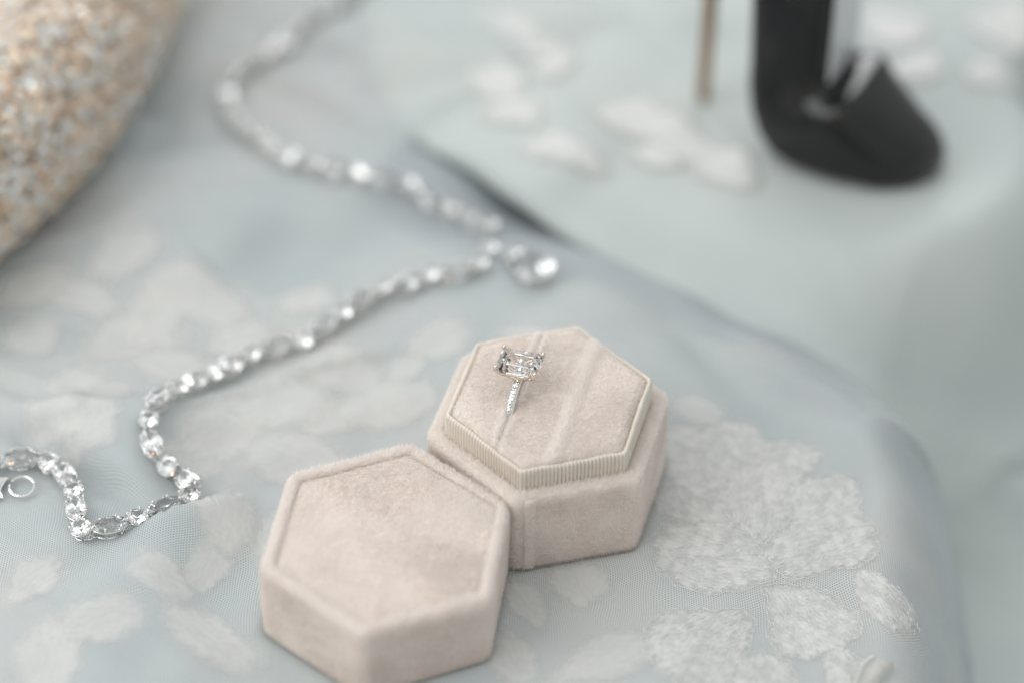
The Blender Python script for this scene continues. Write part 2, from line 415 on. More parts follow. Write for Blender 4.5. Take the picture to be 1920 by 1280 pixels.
def z_in(x, y):
    """height of the inner, embroidered cloth"""
    x = np.asarray(x, float); y = np.asarray(y, float)
    db = np.minimum(np.hypot(x - BASE_C[0], y - BASE_C[1]), np.hypot(x - LID_C[0], y - LID_C[1]))
    free = sstep(30, 50, db)
    z = free * (.9 * wz1(x, y) + .4 * wz2(x, y) + creases(x, y, CREASE_IN))
    dB, dL = hexd(x, y, BASE_C, YAW_B, 23.2), hexd(x, y, LID_C, YAW_L, 23.3); dh = np.minimum(dB, dL)
    z = z + .9 * sstep(.1, 1.6, dh) * np.exp(-(np.clip(dh - 1.6, 0, None) / 4.5) ** 2)      # cloth swelling up round the boxes that press into it
    z = z + 5.5 * sstep(-58, -98, x) * sstep(60, 10, y)
    a, c, Ln = seg_coords(x, y, R1A, R1B)                       # sharp fold in front of the necklace
    win = sstep(-.05, .55, a) * sstep(1.35, 1.0, a)
    z = z + 4.2 * win * np.where(c > 0, sstep(1.4, 0, c), sstep(-22, 0, c) ** 1.5)
    a, c, Ln = seg_coords(x, y, R2A, R2B)                       # step behind the necklace
    win = sstep(-.15, .2, a) * sstep(1.05, .7, a)
    z = z + win * (3.2 * sstep(-1.5, 3.2, c) * sstep(60, 8, c) - 2.6 * np.exp(-((c + 2.5) / 4) ** 2))
    a, c, Ln = seg_coords(x, y, R3A, R3B)
    z = z - 5 * sstep(-.1, .25, a) * sstep(1.15, .8, a) * np.exp(-(c / 13) ** 2)
    a, c, Ln = seg_coords(x, y, R4A, R4B)
    z = z - 5 * sstep(-.2, .2, a) * sstep(1.2, .6, a) * np.exp(-(c / 16) ** 2)
    a, c, Ln = seg_coords(x, y, R5A, R5B)
    z = z - 1.0 * free * sstep(-.2, .3, a) * sstep(1.2, .7, a) * np.exp(-(c / 4) ** 2)
    s_, j = sdist(x, y)
    k = KP[j, 0]
    z = z - np.where(s_ < 0, k * (np.clip(s_ + 30, 0, None) / 30) ** 2, k + (.3 + np.minimum(k, 40) / 25) * s_)
    return np.maximum(z, -15 - 100 * sstep(80, 135, j))
def axis_grid(lo, a, b, hi, fine, coarse):
    return np.concatenate([np.arange(lo, a, coarse), np.arange(a, b, fine), np.arange(b, hi + coarse, coarse)])
def sheet(name, zf, keep, mat_, xs, ys, z0=0):
    X, Y = np.meshgrid(xs, ys); Z = zf(X, Y) + z0
    V = np.stack([X, Y, Z], -1).reshape(-1, 3); nx = len(xs)
    ii, jj = np.meshgrid(np.arange(len(ys) - 1), np.arange(nx - 1), indexing='ij'); q = (ii * nx + jj).ravel()
    fs = np.stack([q, q + 1, q + nx + 1, q + nx], 1)
    if keep is not None:
        k = keep(X, Y).ravel(); fs = fs[k[fs].all(1)]
        used = np.unique(fs); mp = -np.ones(len(V), int); mp[used] = np.arange(len(used)); V = V[used]; fs = mp[fs]
    me = bpy.data.meshes.new(name)
    me.vertices.add(len(V)); me.vertices.foreach_set('co', (V * S).ravel())
    me.loops.add(fs.size); me.loops.foreach_set('vertex_index', fs.ravel().astype(np.int32))
    me.polygons.add(len(fs)); me.polygons.foreach_set('loop_start', np.arange(0, fs.size, 4, dtype=np.int32))
    me.polygons.foreach_set('use_smooth', np.ones(len(fs), bool))
    me.update(calc_edges=True); me.validate()
    return link(name, me, mat_)
xs = axis_grid(-300, -165, 130, 220, 1.1, 5); ys = axis_grid(-190, -75, 205, 460, 1.1, 5)
satin = sheet("satin_cloth", z_in, lambda X, Y: sdist(X, Y)[0] < 45, M_satin, xs, ys); satin['kind'] = 'structure'
# the outer cloth: its rolled edge follows the curve, its sheet runs outwards from there
SHOE_C = np.array([76.0, 131.0])
def z_outer(x, y):
    x = np.asarray(x, float); y = np.asarray(y, float)
    s_, j = sdist(x, y); zedge, tuck, rr, zfar = (KPs[j, i] for i in range(4))
    d = s_ + tuck
    z = zedge + rr + (zfar - zedge) * (1 - np.exp(-np.clip(d - rr, 0, None) / 30))
    z = z + sstep(6, 40, d) * (1.6 * wz3(x, y) + .5 * wz1(y, x) + creases(x, y, CREASE_OUT))
    fl = sstep(75, 42, np.hypot((x - SHOE_C[0]) / 1.1, y - SHOE_C[1])) * sstep(4, 20, d)
    return z * (1 - fl) - .35 * sstep(9, 4, d - rr)
KPs = KP[:, 1:].copy()
_w = z_in(KX[:, 0], KX[:, 1]) + KP[:, 0]                 # the edge follows the lie of the cloth it rests on
KPs[:, 0] += _w * sstep(95, 60, np.arange(len(KX))); KPs[:, 3] += _w * sstep(95, 60, np.arange(len(KX)))
def outer_cloth():
    xs2 = axis_grid(-75, -69, 140, 420, 1.5, 6); ys2 = axis_grid(-230, -80, 200, 520, 1.6, 6)
    def keep(X, Y):
        s_, j = sdist(X, Y); return s_ + KPs[j, 1] > KPs[j, 2] + 1.5
    o = sheet("outer_cloth", z_outer, keep, M_organza, xs2, ys2); o['kind'] = 'structure'
    mb = MB(); V = []
    for i in range(len(KX)):                              # the rolled edge
        zedge, tuck, rr, zfar = KPs[i]; row = []
        for q in np.linspace(0, 1, 5): row.append((rr + (1 - q) * 12, zedge - rr + (1 - q) * .4))
        for q in np.linspace(0, 1, 12)[1:]:
            a = -math.pi / 2 - q * math.pi; row.append((rr + rr * math.cos(a), zedge + rr * math.sin(a)))
        P = [KX[i] + KN[i] * (d - tuck) for d, z in row]
        col = [(p[0], p[1], z) for p, (d, z) in zip(P, row)]
        for d in (1, 2, 3, 4, 5, 6, 8, 10, 12):
            p = KX[i] + KN[i] * (rr + d - tuck); col.append((p[0], p[1], zedge + rr + (zfar - zedge) * (1 - math.exp(-d / 30)) + float(sstep(6, 40, d + rr)) * float(1.6 * wz3(p[0], p[1]) + .5 * wz1(p[1], p[0]) + creases(p[0], p[1], CREASE_OUT)) - .3 * float(sstep(9, 12, d))))
        V.append(col)
    V = np.array(V); n = V.shape[1]
    mb.add(V.reshape(-1, 3), [(i * n + k, i * n + k + 1, (i + 1) * n + k + 1, (i + 1) * n + k) for i in range(V.shape[0] - 1) for k in range(n - 1)])
    mb.build("rolled_edge", M_organza, o)
    return o
outer = outer_cloth()
def z_tulle(x, y):
    x = np.asarray(x, float); y = np.asarray(y, float)
    db = np.minimum(np.hypot(x - BASE_C[0], y - BASE_C[1]), np.hypot(x - LID_C[0], y - LID_C[1]))
    s_, j = sdist(x, y); z = z_in(x, y)
    z = np.where((s_ > -4) & (j < 52), np.maximum(z, z_outer(x, y) + .3), z)     # far off it runs on over the outer cloth
    return z + .15 + sstep(26, 40, db) * (.55 + .22 * wz2(y * 1.7, x * 1.7))
def reach(x, y):
    s_, j = sdist(x, y); return s_ - 75 * sstep(50, 26, j)
wk = waves(21, 18, 50, 6)
tulle = sheet("tulle_cloth", z_tulle, lambda X, Y: reach(X, Y) < -6, M_tulle, xs, ys); tulle['kind'] = 'structure'
_c = np.empty(len(tulle.data.vertices) * 3); tulle.data.vertices.foreach_get('co', _c); _c = _c.reshape(-1, 3) / S
_at = tulle.data.attributes.new('cover', 'FLOAT', 'POINT')
_at.data.foreach_set('value', sstep(-9, -33, reach(_c[:, 0], _c[:, 1]) + 5 * wk(_c[:, 0], _c[:, 1])).astype(np.float32))

def z_out(x, y): return float(z_outer(np.array([x]), np.array([y]))[0])
def on_cloth(px, py, zf=None):
    zf = zf or (lambda x, y: float(z_tulle(np.array([x]), np.array([y]))[0]))
    z = 0.0
    for _ in range(12):
        p = at(px, py, z); z = .5 * z + .5 * zf(p[0], p[1])
    p = at(px, py, z); return np.array([p[0], p[1], zf(p[0], p[1])])

# ------------------------------------------------------------------ fibres
def fibre_object(name, P, D, Nn, length, rad, mat_, parent, arch=None, npts=3):
    """curves rooted at P (mm), leaning along D, lifting along Nn"""
    n = len(P); hc = bpy.data.hair_curves.new(name); hc.add_curves([npts] * n)
    pts = np.zeros((n, npts, 3)); rr = np.zeros((n, npts))
    length = np.broadcast_to(length, (n,))[:, None]
    for k in range(npts):
        t = k / (npts - 1)
        if arch is None:
            pts[:, k] = P + length * (D * (t ** 1.3) + Nn * t * (1 - .3 * t))
            rr[:, k] = rad * (1 - .55 * t)
        else:
            pts[:, k] = P + length * D * (t - .5) + Nn * (arch * 4 * t * (1 - t))
            rr[:, k] = rad
    hc.attributes['position'].data.foreach_set('vector', (pts * S).ravel().astype(np.float32))
    ra = hc.attributes.get('radius') or hc.attributes.new('radius', 'FLOAT', 'POINT')
    ra.data.foreach_set('value', (rr * S).ravel().astype(np.float32))
    o = link(name, hc, mat_, parent); o['kind'] = 'stuff'
    return o
def surface_samples(me, per_mm2, g):
    me.calc_loop_triangles()
    nv = len(me.vertices); co = np.empty(nv * 3); me.vertices.foreach_get('co', co); co = co.reshape(-1, 3) / S
    vn = np.empty(nv * 3); me.vertices.foreach_get('normal', vn); vn = vn.reshape(-1, 3)
    tv = np.empty(len(me.loop_triangles) * 3, int); me.loop_triangles.foreach_get('vertices', tv); tv = tv.reshape(-1, 3)
    A, B, C = co[tv[:, 0]], co[tv[:, 1]], co[tv[:, 2]]
    ar = np.linalg.norm(np.cross(B - A, C - A), axis=1) / 2
    n = int(ar.sum() * per_mm2); t = g.choice(len(ar), n, p=ar / ar.sum())
    u, v = g.random(n), g.random(n); fl = u + v > 1; u[fl], v[fl] = 1 - u[fl], 1 - v[fl]
    P = A[t] + (B - A)[t] * u[:, None] + (C - A)[t] * v[:, None]
    Nn = vn[tv[t, 0]] * (1 - u - v)[:, None] + vn[tv[t, 1]] * u[:, None] + vn[tv[t, 2]] * v[:, None]
    Nn /= np.linalg.norm(Nn, axis=1)[:, None] + 1e-9
    return P, Nn
def nap(obj, per_mm2, length, rad, seed, main=(0.2, -1, .1), swirl=1.0, lift=1.0, lean=.5, keep=None, away=None, yaw=0.0):
    g = np.random.default_rng(seed)
    P, Nn = surface_samples(obj.data, per_mm2, g)
    if keep is not None:
        k = keep(P, Nn); P, Nn = P[k], Nn[k]
    cy_, sy_ = math.cos(yaw), math.sin(yaw); main = (main[0] * cy_ + main[1] * sy_, -main[0] * sy_ + main[1] * cy_, main[2])
    f1, f2, f3 = waves3(seed + 1, 9, 30), waves3(seed + 2, 9, 30), waves3(seed + 3, 7, 22)
    D = np.tile(np.array(main, float), (len(P), 1)) + swirl * .6 * np.stack([f1(P), f2(P), f3(P)], 1) + g.normal(size=(len(P), 3)) * .5
    D -= Nn * (D * Nn).sum(1)[:, None]; D /= np.linalg.norm(D, axis=1)[:, None] + 1e-9
    ln = lean * (1 + .5 * np.tanh(1.6 * waves3(seed + 4, 12, 34)(P)))
    D = D * ln[:, None]
    if away is not None:
        wgt = np.clip(away(P, Nn), 0, 1)[:, None]; A = np.array([math.sin(yaw), math.cos(yaw), .0]); A = A - Nn * (Nn @ A)[:, None]
        D = D * (1 - wgt) + wgt * (A * 1.35 + g.normal(size=D.shape) * .2)
    l = length * g.uniform(.65, 1.15, len(P))
    return fibre_object("nap", P - Nn * .05, D, Nn * lift, l, rad, M_nap, obj)

# ------------------------------------------------------------------ hexagonal outlines
def hex_outline(R, corner, seg=5, side=8):
    """regular hexagon of circumradius R with rounded corners, first corner on +x"""
    pts = []
    c = corner; tang = c * math.tan(math.radians(30)); dist = R - c / math.cos(math.radians(30))
    dist = R - c / math.cos(math.radians(30))
    for k in range(6):
        a = math.radians(60 * k); cx, cy_ = dist * math.cos(a), dist * math.sin(a)
        arc = [(cx + c * math.cos(a + t), cy_ + c * math.sin(a + t)) for t in np.radians(np.linspace(-30, 30, seg))]
        pts += arc
        a2 = math.radians(60 * (k + 1)); nx, ny = dist * math.cos(a2) + c * math.cos(a2 - math.radians(30)), dist * math.sin(a2) + c * math.sin(a2 - math.radians(30))
        e = np.array(arc[-1]); f_ = np.array((nx, ny))
        pts += [tuple(e + (f_ - e) * t) for t in np.linspace(0, 1, side + 2)[1:-1]]
    return np.array(pts)
def hex_sec(R, corner, z, wob=None, **k):
    o = hex_outline(R, max(corner, .15), **k); zz = np.full(len(o), float(z))
    return np.column_stack([o, zz])
def hex_loft(prof, **k):
    """prof: (circumradius, corner radius, z)"""
    return [hex_sec(R, c, z, **k) for R, c, z in prof]

# ------------------------------------------------------------------ ring box: the open base
base = thing("ring_box", "open hexagonal blush velvet ring box with ribbed ribbon collar, holding the diamond ring", "ring box", (0, 0, .25), (0, 0, YAW_B))
Ro, HB = 26.9, 21.6
mb = MB()
mb.loft(hex_loft([(Ro - 1.2, 2.6, 0), (Ro - .2, 2.8, .5), (Ro, 3, 1.3), (Ro + .05, 3, 6), (Ro + .1, 3, 12), (Ro, 3, HB - 1.5), (Ro - .35, 2.9, HB - .5), (Ro - 1.1, 2.6, HB), (Ro - 2.4, 2.3, HB + .1),
                  (23.6, 1.6, HB - .15), (22.9, 1.3, HB - .9), (22.7, 1.3, HB - 3)]), cap1=False)
shell = mb.build("shell", M_velvet, base); fix_normals(shell.data)
nap(shell, 24, .95, .032, 11, main=(.35, -.5, .6), keep=lambda P, n: P[:, 2] > .4, away=lambda P, n: sstep(HB - 1.6, HB - .5, P[:, 2]), yaw=YAW_B)
a_ = math.radians(240); ca_, sa_ = math.cos(a_), math.sin(a_)
tx_, ty_ = math.cos(a_ + math.radians(120)), math.sin(a_ + math.radians(120))      # along the wall on the right of the corner
nx_, ny_ = math.cos(a_ + math.radians(30)), math.sin(a_ + math.radians(30))
mb = MB(); ap = (Ro + .05) * math.cos(math.radians(30)); half = (Ro + .05) / 2; secs = []
for z in np.linspace(.7, HB - .35, 12):
    sec = []
    for u, v in ((2.1, -.1), (2.15, .28), (2.6, .4), (4.1, .38), (4.45, .2), (4.5, -.1)):
        u = u + .08 * math.sin(z * 1.3); q = -half + u; sec.append((nx_ * (ap + v) + tx_ * q, ny_ * (ap + v) + ty_ * q, z))
    secs.append(np.array(sec))
mb.loft(secs); seam = mb.build("seam_fold", M_velvet, base); fix_normals(seam.data); nap(seam, 24, .7, .03, 15, main=(.3, -.4, .3), yaw=YAW_B)
# the padded insert sits a touch forward and leans to the front
def seat(V):
    yw = V[:, 0] * math.sin(YAW_B) + V[:, 1] * math.cos(YAW_B)
    V = V.copy(); V[:, 2] += .035 * yw; V[:, 0] -= .6 * math.sin(YAW_B); V[:, 1] -= .6 * math.cos(YAW_B); return V
# ribbed collar
RIBN = 28
def collar():
    mb = MB(); secs = []
    Rp = 23.2; c = 1.2
    o0 = hex_outline(Rp, c, seg=7, side=RIBN * 8 - 1)
    n = len(o0); d = np.linalg.norm(np.roll(o0, -1, 0) - o0, axis=1); arc = np.concatenate([[0], np.cumsum(d)[:-1]]); tot = d.sum()
    nr = round(tot / .84)
    g = np.random.default_rng(2)
    ph = 2 * math.pi * arc / tot * nr + .5 * np.sin(arc / tot * 40)
    rib = .5 + .5 * np.cos(ph)
    rib = rib ** .5
    nrm = o0 / np.linalg.norm(o0, axis=1)[:, None]
    wig = .12 * np.sin(arc * .35) + .08 * np.sin(arc * .91 + 1)
    for ins, z in [(0, HB - 2.2), (0, HB + .2), (-.05, HB + 2.2), (-.05, HB + 4.2), (0, HB + 5.3), (.18, HB + 5.9), (.55, HB + 6.2), (.95, HB + 6.05), (1.1, HB + 5.4), (1.15, HB + 4)]:
        am = .6 if z < HB + 5.7 else .35
        xy = o0 - nrm * (ins + (1 - rib) * am)[:, None]
        zz = np.full(n, z) + (wig if z > HB + 3 else 0) + (rib * .06 if z > HB + 5.8 else 0)
        secs.append(seat(np.column_stack([xy, zz])))
    mb.loft(secs, cap0=False, cap1=False)
    o = mb.build("ribbon_collar", M_ribbon, base); fix_normals(o.data); return o
collar()
# cushion: three padded rolls
SLOT = math.radians(-30)                    # across the rolls, in the box's own frame
ex, ey = np.array([math.cos(SLOT), math.sin(SLOT)]), np.array([-math.sin(SLOT), math.cos(SLOT)])
def cushion_z(x, y):
    s_ = x * ex[0] + y * ex[1]; t_ = x * ey[0] + y * ey[1]
    z = HB + 6.5 + .9 * np.exp(-((s_ / 17) ** 4)) * np.exp(-(t_ / 19) ** 4)
    for s0, dp, wd in ((-6.4, 1.3, .22), (5.9, .05, .3)):
        q = np.abs(s_ - s0); near = np.exp(-((t_ + 1) / 8.5) ** 4) if s0 < 0 else 0.0
        z = z - dp * (1 + .9 * near) * np.exp(-(q / (wd * (1 + 1.0 * near)))) + (.3 * np.exp(-((q - 1.1) / .8) ** 2) if s0 < 0 else .75 * np.exp(-(q / 1.3) ** 2))
    return z
mb = MB(); secs = []
for R, dz in [(21.8, -4.0), (21.9, -1.6), (21.8, -.9), (21.5, -.35), (21.0, -.08)] + [(r_, 0) for r_ in np.linspace(20.4, .6, 60)]:
    o = hex_outline(R, max(.2, 1.3 * R / 22), seg=5, side=26)
    z = cushion_z(o[:, 0], o[:, 1]) + dz
    z = z - .55 * sstep(2.5, 0, np.full(len(o), 21.9 - R)) * (1 + .6 * np.sin(np.arctan2(o[:, 1], o[:, 0]) * 2 + 2.2))
    secs.append(seat(np.column_stack([o, z])))
mb.loft(secs, cap0=False)
cushion = mb.build("cushion", M_velvet, base); fix_normals(cushion.data)
if sum(p.normal.z for p in cushion.data.polygons) < 0: cushion.data.flip_normals()
def on_slot(P, n):
    s_ = P[:, 0] * ex[0] + P[:, 1] * ex[1]
    return np.exp(-((s_ + 6.5) / 1.3) ** 4) + np.exp(-((s_ - 5.9) / 2.1) ** 4)
nap(cushion, 28, .8, .030, 23, main=(-.15, -1, 0), swirl=.8, lean=.8, keep=lambda P, n: P[:, 2] > HB + 3, away=on_slot, yaw=YAW_B)

# ------------------------------------------------------------------ ring box: the lid
lid = thing("ring_box_cover", "hexagonal blush velvet lid with recessed top, lying beside the open ring box", "box lid", (LID_C[0], LID_C[1], .35), (math.radians(1.2), math.radians(.9), YAW_L))
Rl, HL = 27.1, 20.0
mb = MB()
mb.loft(hex_loft([(Rl - 2.6, 2.2, .6), (Rl - 2.2, 2.4, 0), (Rl - .8, 2.6, 0), (Rl - .1, 2.8, .6), (Rl, 3, 1.4), (Rl + .1, 3, 7), (Rl + .15, 3, 13), (Rl + .05, 3, HL - 2), (Rl - .25, 3, HL - .9), (Rl - .9, 2.8, HL - .2),
                  (Rl - 1.5, 2.4, HL - .02), (Rl - 2.0, 2.0, HL - .15), (Rl - 2.5, 1.7, HL - .55), (Rl - 2.8, 1.5, HL - 2.2)]), cap0=False, cap1=False)
lshell = mb.build("shell", M_velvet, lid); fix_normals(lshell.data)
nap(lshell, 24, 1.0, .032, 31, main=(.2, -.5, .6), keep=lambda P, n: P[:, 2] > .2, away=lambda P, n: sstep(HL - 1.6, HL - .5, P[:, 2]), yaw=YAW_L)
mb = MB(); secs = []
for R, dz in [(24.45, -2.4), (24.4, -1.3), (24.1, -.8), (23.4, -.62)] + [(r_, -.58) for r_ in np.linspace(22.3, .6, 32)]:
    o = hex_outline(R, max(.2, 1.4 * R / 23), seg=5, side=14)
    dome = .6 * (1 - (R / 23.0) ** 2) + .18 * waves(77, 8, 20)(o[:, 0], o[:, 1]) * (R < 22)
    secs.append(np.column_stack([o, np.full(len(o), HL + dz) + dome]))
mb.loft(secs, cap0=False)
panel = mb.build("top_panel", M_velvet, lid); fix_normals(panel.data)
if sum(p.normal.z for p in panel.data.polygons) < 0: panel.data.flip_normals()
nap(panel, 26, .95, .031, 41, main=(.1, -1, 0), swirl=.9, lean=.8, away=lambda P, n: .75 * sstep(-.9, 1.1, waves3(5, 20, 45)(P)), yaw=YAW_L)

# ------------------------------------------------------------------ the ring
RING_Z = HB + .25 + 2.2                    # centre of the hoop
s0 = -6.4
ring_yaw = YAW_B + SLOT                     # local x across the slot (finger axis), local y along it
rx, ry = s0 * math.cos(ring_yaw), s0 * math.sin(ring_yaw)
T0 = -1.2
ring = thing("diamond_ring", "white gold ring with large rectangular step-cut diamond, stuck in the velvet cushion", "ring",
             (rx - T0 * math.sin(ring_yaw), ry + T0 * math.cos(ring_yaw), RING_Z), (0, 0, ring_yaw))
RB = 9.0
mb = MB(); secs = []
nb = 72
for i in range(nb):
    a = 2 * math.pi * i / nb
    top = max(0, math.sin(a)); hw = .72 + .22 * top ** 2; th = .62
    cs = []
    for (u, v) in [(-hw, -th), (hw, -th), (hw + .05, 0), (hw * .92, th * .8), (0, th), (-hw * .92, th * .8), (-hw - .05, 0)]:
        r_ = RB + v; cs.append((u, r_ * math.cos(a), r_ * math.sin(a)))
    secs.append(np.array(cs))
secs.append(secs[0]); mb.loft(secs, cap0=False, cap1=False)
band = mb.build("band", M_silver, ring); fix_normals(band.data)
def brilliant(r, depth=.62):
    P = []
    for k in range(8):
        a = math.pi / 4 * k; P.append((r * .56 * math.cos(a), r * .56 * math.sin(a), r * .33))
        a2 = a + math.pi / 8; P.append((r * .80 * math.cos(a2), r * .80 * math.sin(a2), r * .20))
        P.append((r * .55 * math.cos(a2), r * .55 * math.sin(a2), -r * .40 * depth / .62))
    for k in range(16):
        a = math.pi / 8 * k; P += [(r * math.cos(a), r * math.sin(a), .02 * r), (r * math.cos(a), r * math.sin(a), -.03 * r)]
    P.append((0, 0, -r * .86 * depth / .62)); return P
pave_me = hull("pave_stone", brilliant(.62)); pave_me.materials.append(M_diamond)
for side in (-1, 1):
    for i in range(5):
        a = math.radians(90 + side * (21 + i * 8.6)); r_ = RB + .62
        p = link("pave_stone", pave_me, None, ring)
        p.location = Vector((0, r_ * math.cos(a), r_ * math.sin(a))) * S
        p.rotation_euler = (a - math.pi / 2, 0, .3 * i)
        s_ = 1.0 - .07 * i; p.scale = (s_, s_, s_)
    mb = MB()
    for i in range(5):
        a = math.radians(90 + side * (16.7 + i * 8.6)); r_ = RB + .72
        for u in (-.62, .62): mb.ball((u * (1 - .04 * i), r_ * math.cos(a), r_ * math.sin(a)), .2, 7, 5)
    mb.build("bead_setting", M_silver, ring)
GZ = RB + 3.6                                # girdle height above hoop centre
def octo(a, b_, c, z): return [(a - c, b_, z), (-a + c, b_, z), (-a, b_ - c, z), (-a, -b_ + c, z), (-a + c, -b_, z), (a - c, -b_, z), (a, -b_ + c, z), (a, b_ - c, z)]
ha, hb = 4.6, 3.55
rings_ = [octo(3.5, 2.5, .45, 1.38), octo(4.1, 3.08, .58, .84), octo(ha, hb, .7, .14), octo(ha, hb, .7, -.10),
          octo(3.3, 2.25, .5, -1.45), octo(2.0, .5, .12, -2.8)]
mb = MB(); mb.loft([np.array(q) + np.array((0, 0, GZ)) for q in rings_])
stone = mb.build("centre_stone", M_diamond, ring, smooth=False); fix_normals(stone.data)
for sx in (-1, 1):
    for sy in (-1, 1):
        mb = MB()
        P = catmull(np.array([(0.35 * sx, .35 * sy, GZ - 4.0), (1.7 * sx, 1.3 * sy, GZ - 3.1), (3.4 * sx, 2.6 * sy, GZ - 1.5), (4.42 * sx, 3.38 * sy, GZ - .1), (4.36 * sx, 3.34 * sy, GZ + .6)]), 6)
        mb.tube(P, np.linspace(.42, .3, len(P)), 8)
        mb.ball((4.3 * sx, 3.28 * sy, GZ + .7), .52, 12, 9)
        mb.build("prong", M_white_gold, ring)
mb = MB()
Q = []
for (a, b_, c, z) in [(2.9, 2.05, .7, GZ - 1.75)]:
    o = octo(a, b_, c, z)
    for i in range(8):
        p0, p1 = np.array(o[i]), np.array(o[(i + 1) % 8])
        for t in np.linspace(0, 1, 5, endpoint=False): Q.append(p0 + (p1 - p0) * t)
Q = np.array(Q); Q[:, 2] -= .35 * (1 - (np.abs(Q[:, 0]) / 2.9) ** 2)
mb.tube(Q, .3, 8, closed=True)
for q in Q[::2]: mb.ball(q + np.array((0, 0, .05)) + .22 * np.array((q[0], q[1], 0)) / np.hypot(q[0], q[1]), .2, 6, 5)
mb.tube([(0, -1.4, RB - .1), (0, -.8, GZ - 3.6), (0, .8, GZ - 3.6), (0, 1.4, RB - .1)], .5, 8)
mb.ball((0, 0, GZ - 3.9), .75, 10, 7, (1.2, 1.0, .7))
mb.build("gallery", M_white_gold, ring)

# ------------------------------------------------------------------ necklace of linked stones
neck = thing("crystal_necklace", "silver necklace of alternating round and marquise crystals, coiled on the cloth behind the boxes", "necklace", (0, 0, 0))
def marq_pts(l, w_, k):
    P = []
    def ol(sc_, z, n=20):
        for i in range(n):
            a = 2 * math.pi * i / n; c, s_ = math.cos(a), math.sin(a)
            P.append((l * sc_ * math.copysign(abs(c) ** .85, c), w_ * sc_ * math.copysign(abs(s_) ** 1.35, s_), z))
    ol(1, .05, 24); ol(1, -.08, 24); ol(.82, w_ * .24, 12); ol(.56, w_ * .40, 8); ol(.52, -w_ * .5, 10); P.append((l * .12, 0, -w_ * .95)); P.append((-l * .12, 0, -w_ * .95))
    return P
def pear_pts(l, w_):
    P = []
    for sc_, z, n in ((1, .05, 24), (1, -.08, 24), (.8, w_ * .24, 12), (.56, w_ * .4, 8), (.5, -w_ * .5, 10)):
        for i in range(n):
            a = 2 * math.pi * i / n; x = math.cos(a); y = math.sin(a) * (1 - .22 * (x + 1) / 2)
            P.append((l * sc_ * x, w_ * 1.18 * sc_ * y, z))
    P.append((-.15 * l, 0, -w_ * .9)); return P
ROUND_R, MQ_L, MQ_W, SET_H = 2.35, 4.15, 2.35, 3.0
g_round = hull("round_crystal", brilliant(ROUND_R)); g_round.materials.append(M_crystal)
g_marq = hull("marquise_crystal", marq_pts(MQ_L, MQ_W, 0)); g_marq.materials.append(M_crystal)
g_pear = hull("pear_crystal", pear_pts(5.6, 4.7)); g_pear.materials.append(M_crystal)
def setting_mesh(name, outline, prongs, hgt):
    mb = MB(); o = np.array(outline)
    for sc_, z, r_ in ((.93, hgt - .55, .22), (.72, .45, .26)):
        mb.tube(np.column_stack([o * sc_, np.full(len(o), z)]), r_, 6, closed=True)
    for (px, py) in prongs:
        mb.tube([(px * .70, py * .70, .2), (px * .92, py * .92, hgt - .7), (px * 1.0, py * 1.0, hgt), (px * .95, py * .95, hgt + .42)], [.3, .27, .25, .2], 7)
        mb.ball((px * .93, py * .93, hgt + .42), .3, 8, 6)
    e = np.abs(o[:, 0]).max()
    for s_ in (-1, 1):
        mb.tube([(s_ * (e * .72 + .5 + .55 * math.cos(t)), .55 * math.sin(t), .8) for t in np.linspace(0, 2 * math.pi, 12, endpoint=False)], .17, 6, closed=True)
    return mb.data(name)
circ = [(ROUND_R * math.cos(t), ROUND_R * math.sin(t)) for t in np.linspace(0, 2 * math.pi, 24, endpoint=False)]
marqo = [(MQ_L * math.copysign(abs(math.cos(t)) ** .85, math.cos(t)), MQ_W * math.copysign(abs(math.sin(t)) ** 1.35, math.sin(t))) for t in np.linspace(0, 2 * math.pi, 32, endpoint=False)]
pearo = [(5.6 * math.cos(t), 4.7 * 1.18 * math.sin(t) * (1 - .22 * (math.cos(t) + 1) / 2)) for t in np.linspace(0, 2 * math.pi, 32, endpoint=False)]
k_ = .72
s_round = setting_mesh("round_setting", circ, [(ROUND_R * k_ * a, ROUND_R * k_ * b_) for a in (-1, 1) for b_ in (-1, 1)], SET_H); s_round.materials.append(M_silver)
s_marq = setting_mesh("marquise_setting", marqo, [(-MQ_L, 0), (MQ_L, 0), (-1.9, 1.95), (1.9, 1.95), (-1.9, -1.95), (1.9, -1.95)], SET_H); s_marq.materials.append(M_silver)
s_pear = setting_mesh("pear_setting", pearo, [(5.6, 0), (-3.7, 4.1), (-3.7, -4.1), (2.6, 4.1), (2.6, -4.1)], SET_H); s_pear.materials.append(M_silver)
gn = np.random.default_rng(12)
def add_link(pos, tang, kind, tilt=.16):
    me, ge = {'r': (s_round, g_round), 'm': (s_marq, g_marq), 'p': (s_pear, g_pear)}[kind]
    o = link({'r': 'round_link', 'm': 'marquise_link', 'p': 'pear_link'}[kind], me, None, neck)
    T = np.array(tang, float); T /= np.linalg.norm(T)
    up = np.array([0, 0, 1.0]) + gn.normal(size=3) * tilt; up -= T * (up @ T); up /= np.linalg.norm(up); B = np.cross(up, T)
    m4 = Matrix.Identity(4)
    for i in range(3): m4[i][0], m4[i][1], m4[i][2], m4[i][3] = T[i], B[i], up[i], pos[i] * S
    o.matrix_basis = m4
    st = link({'r': 'round_crystal', 'm': 'marquise_crystal', 'p': 'pear_crystal'}[kind], ge, None, o)
    st.location = (0, 0, SET_H * S); st.rotation_euler = (0, 0, gn.uniform(0, .4) if kind == 'r' else 0)
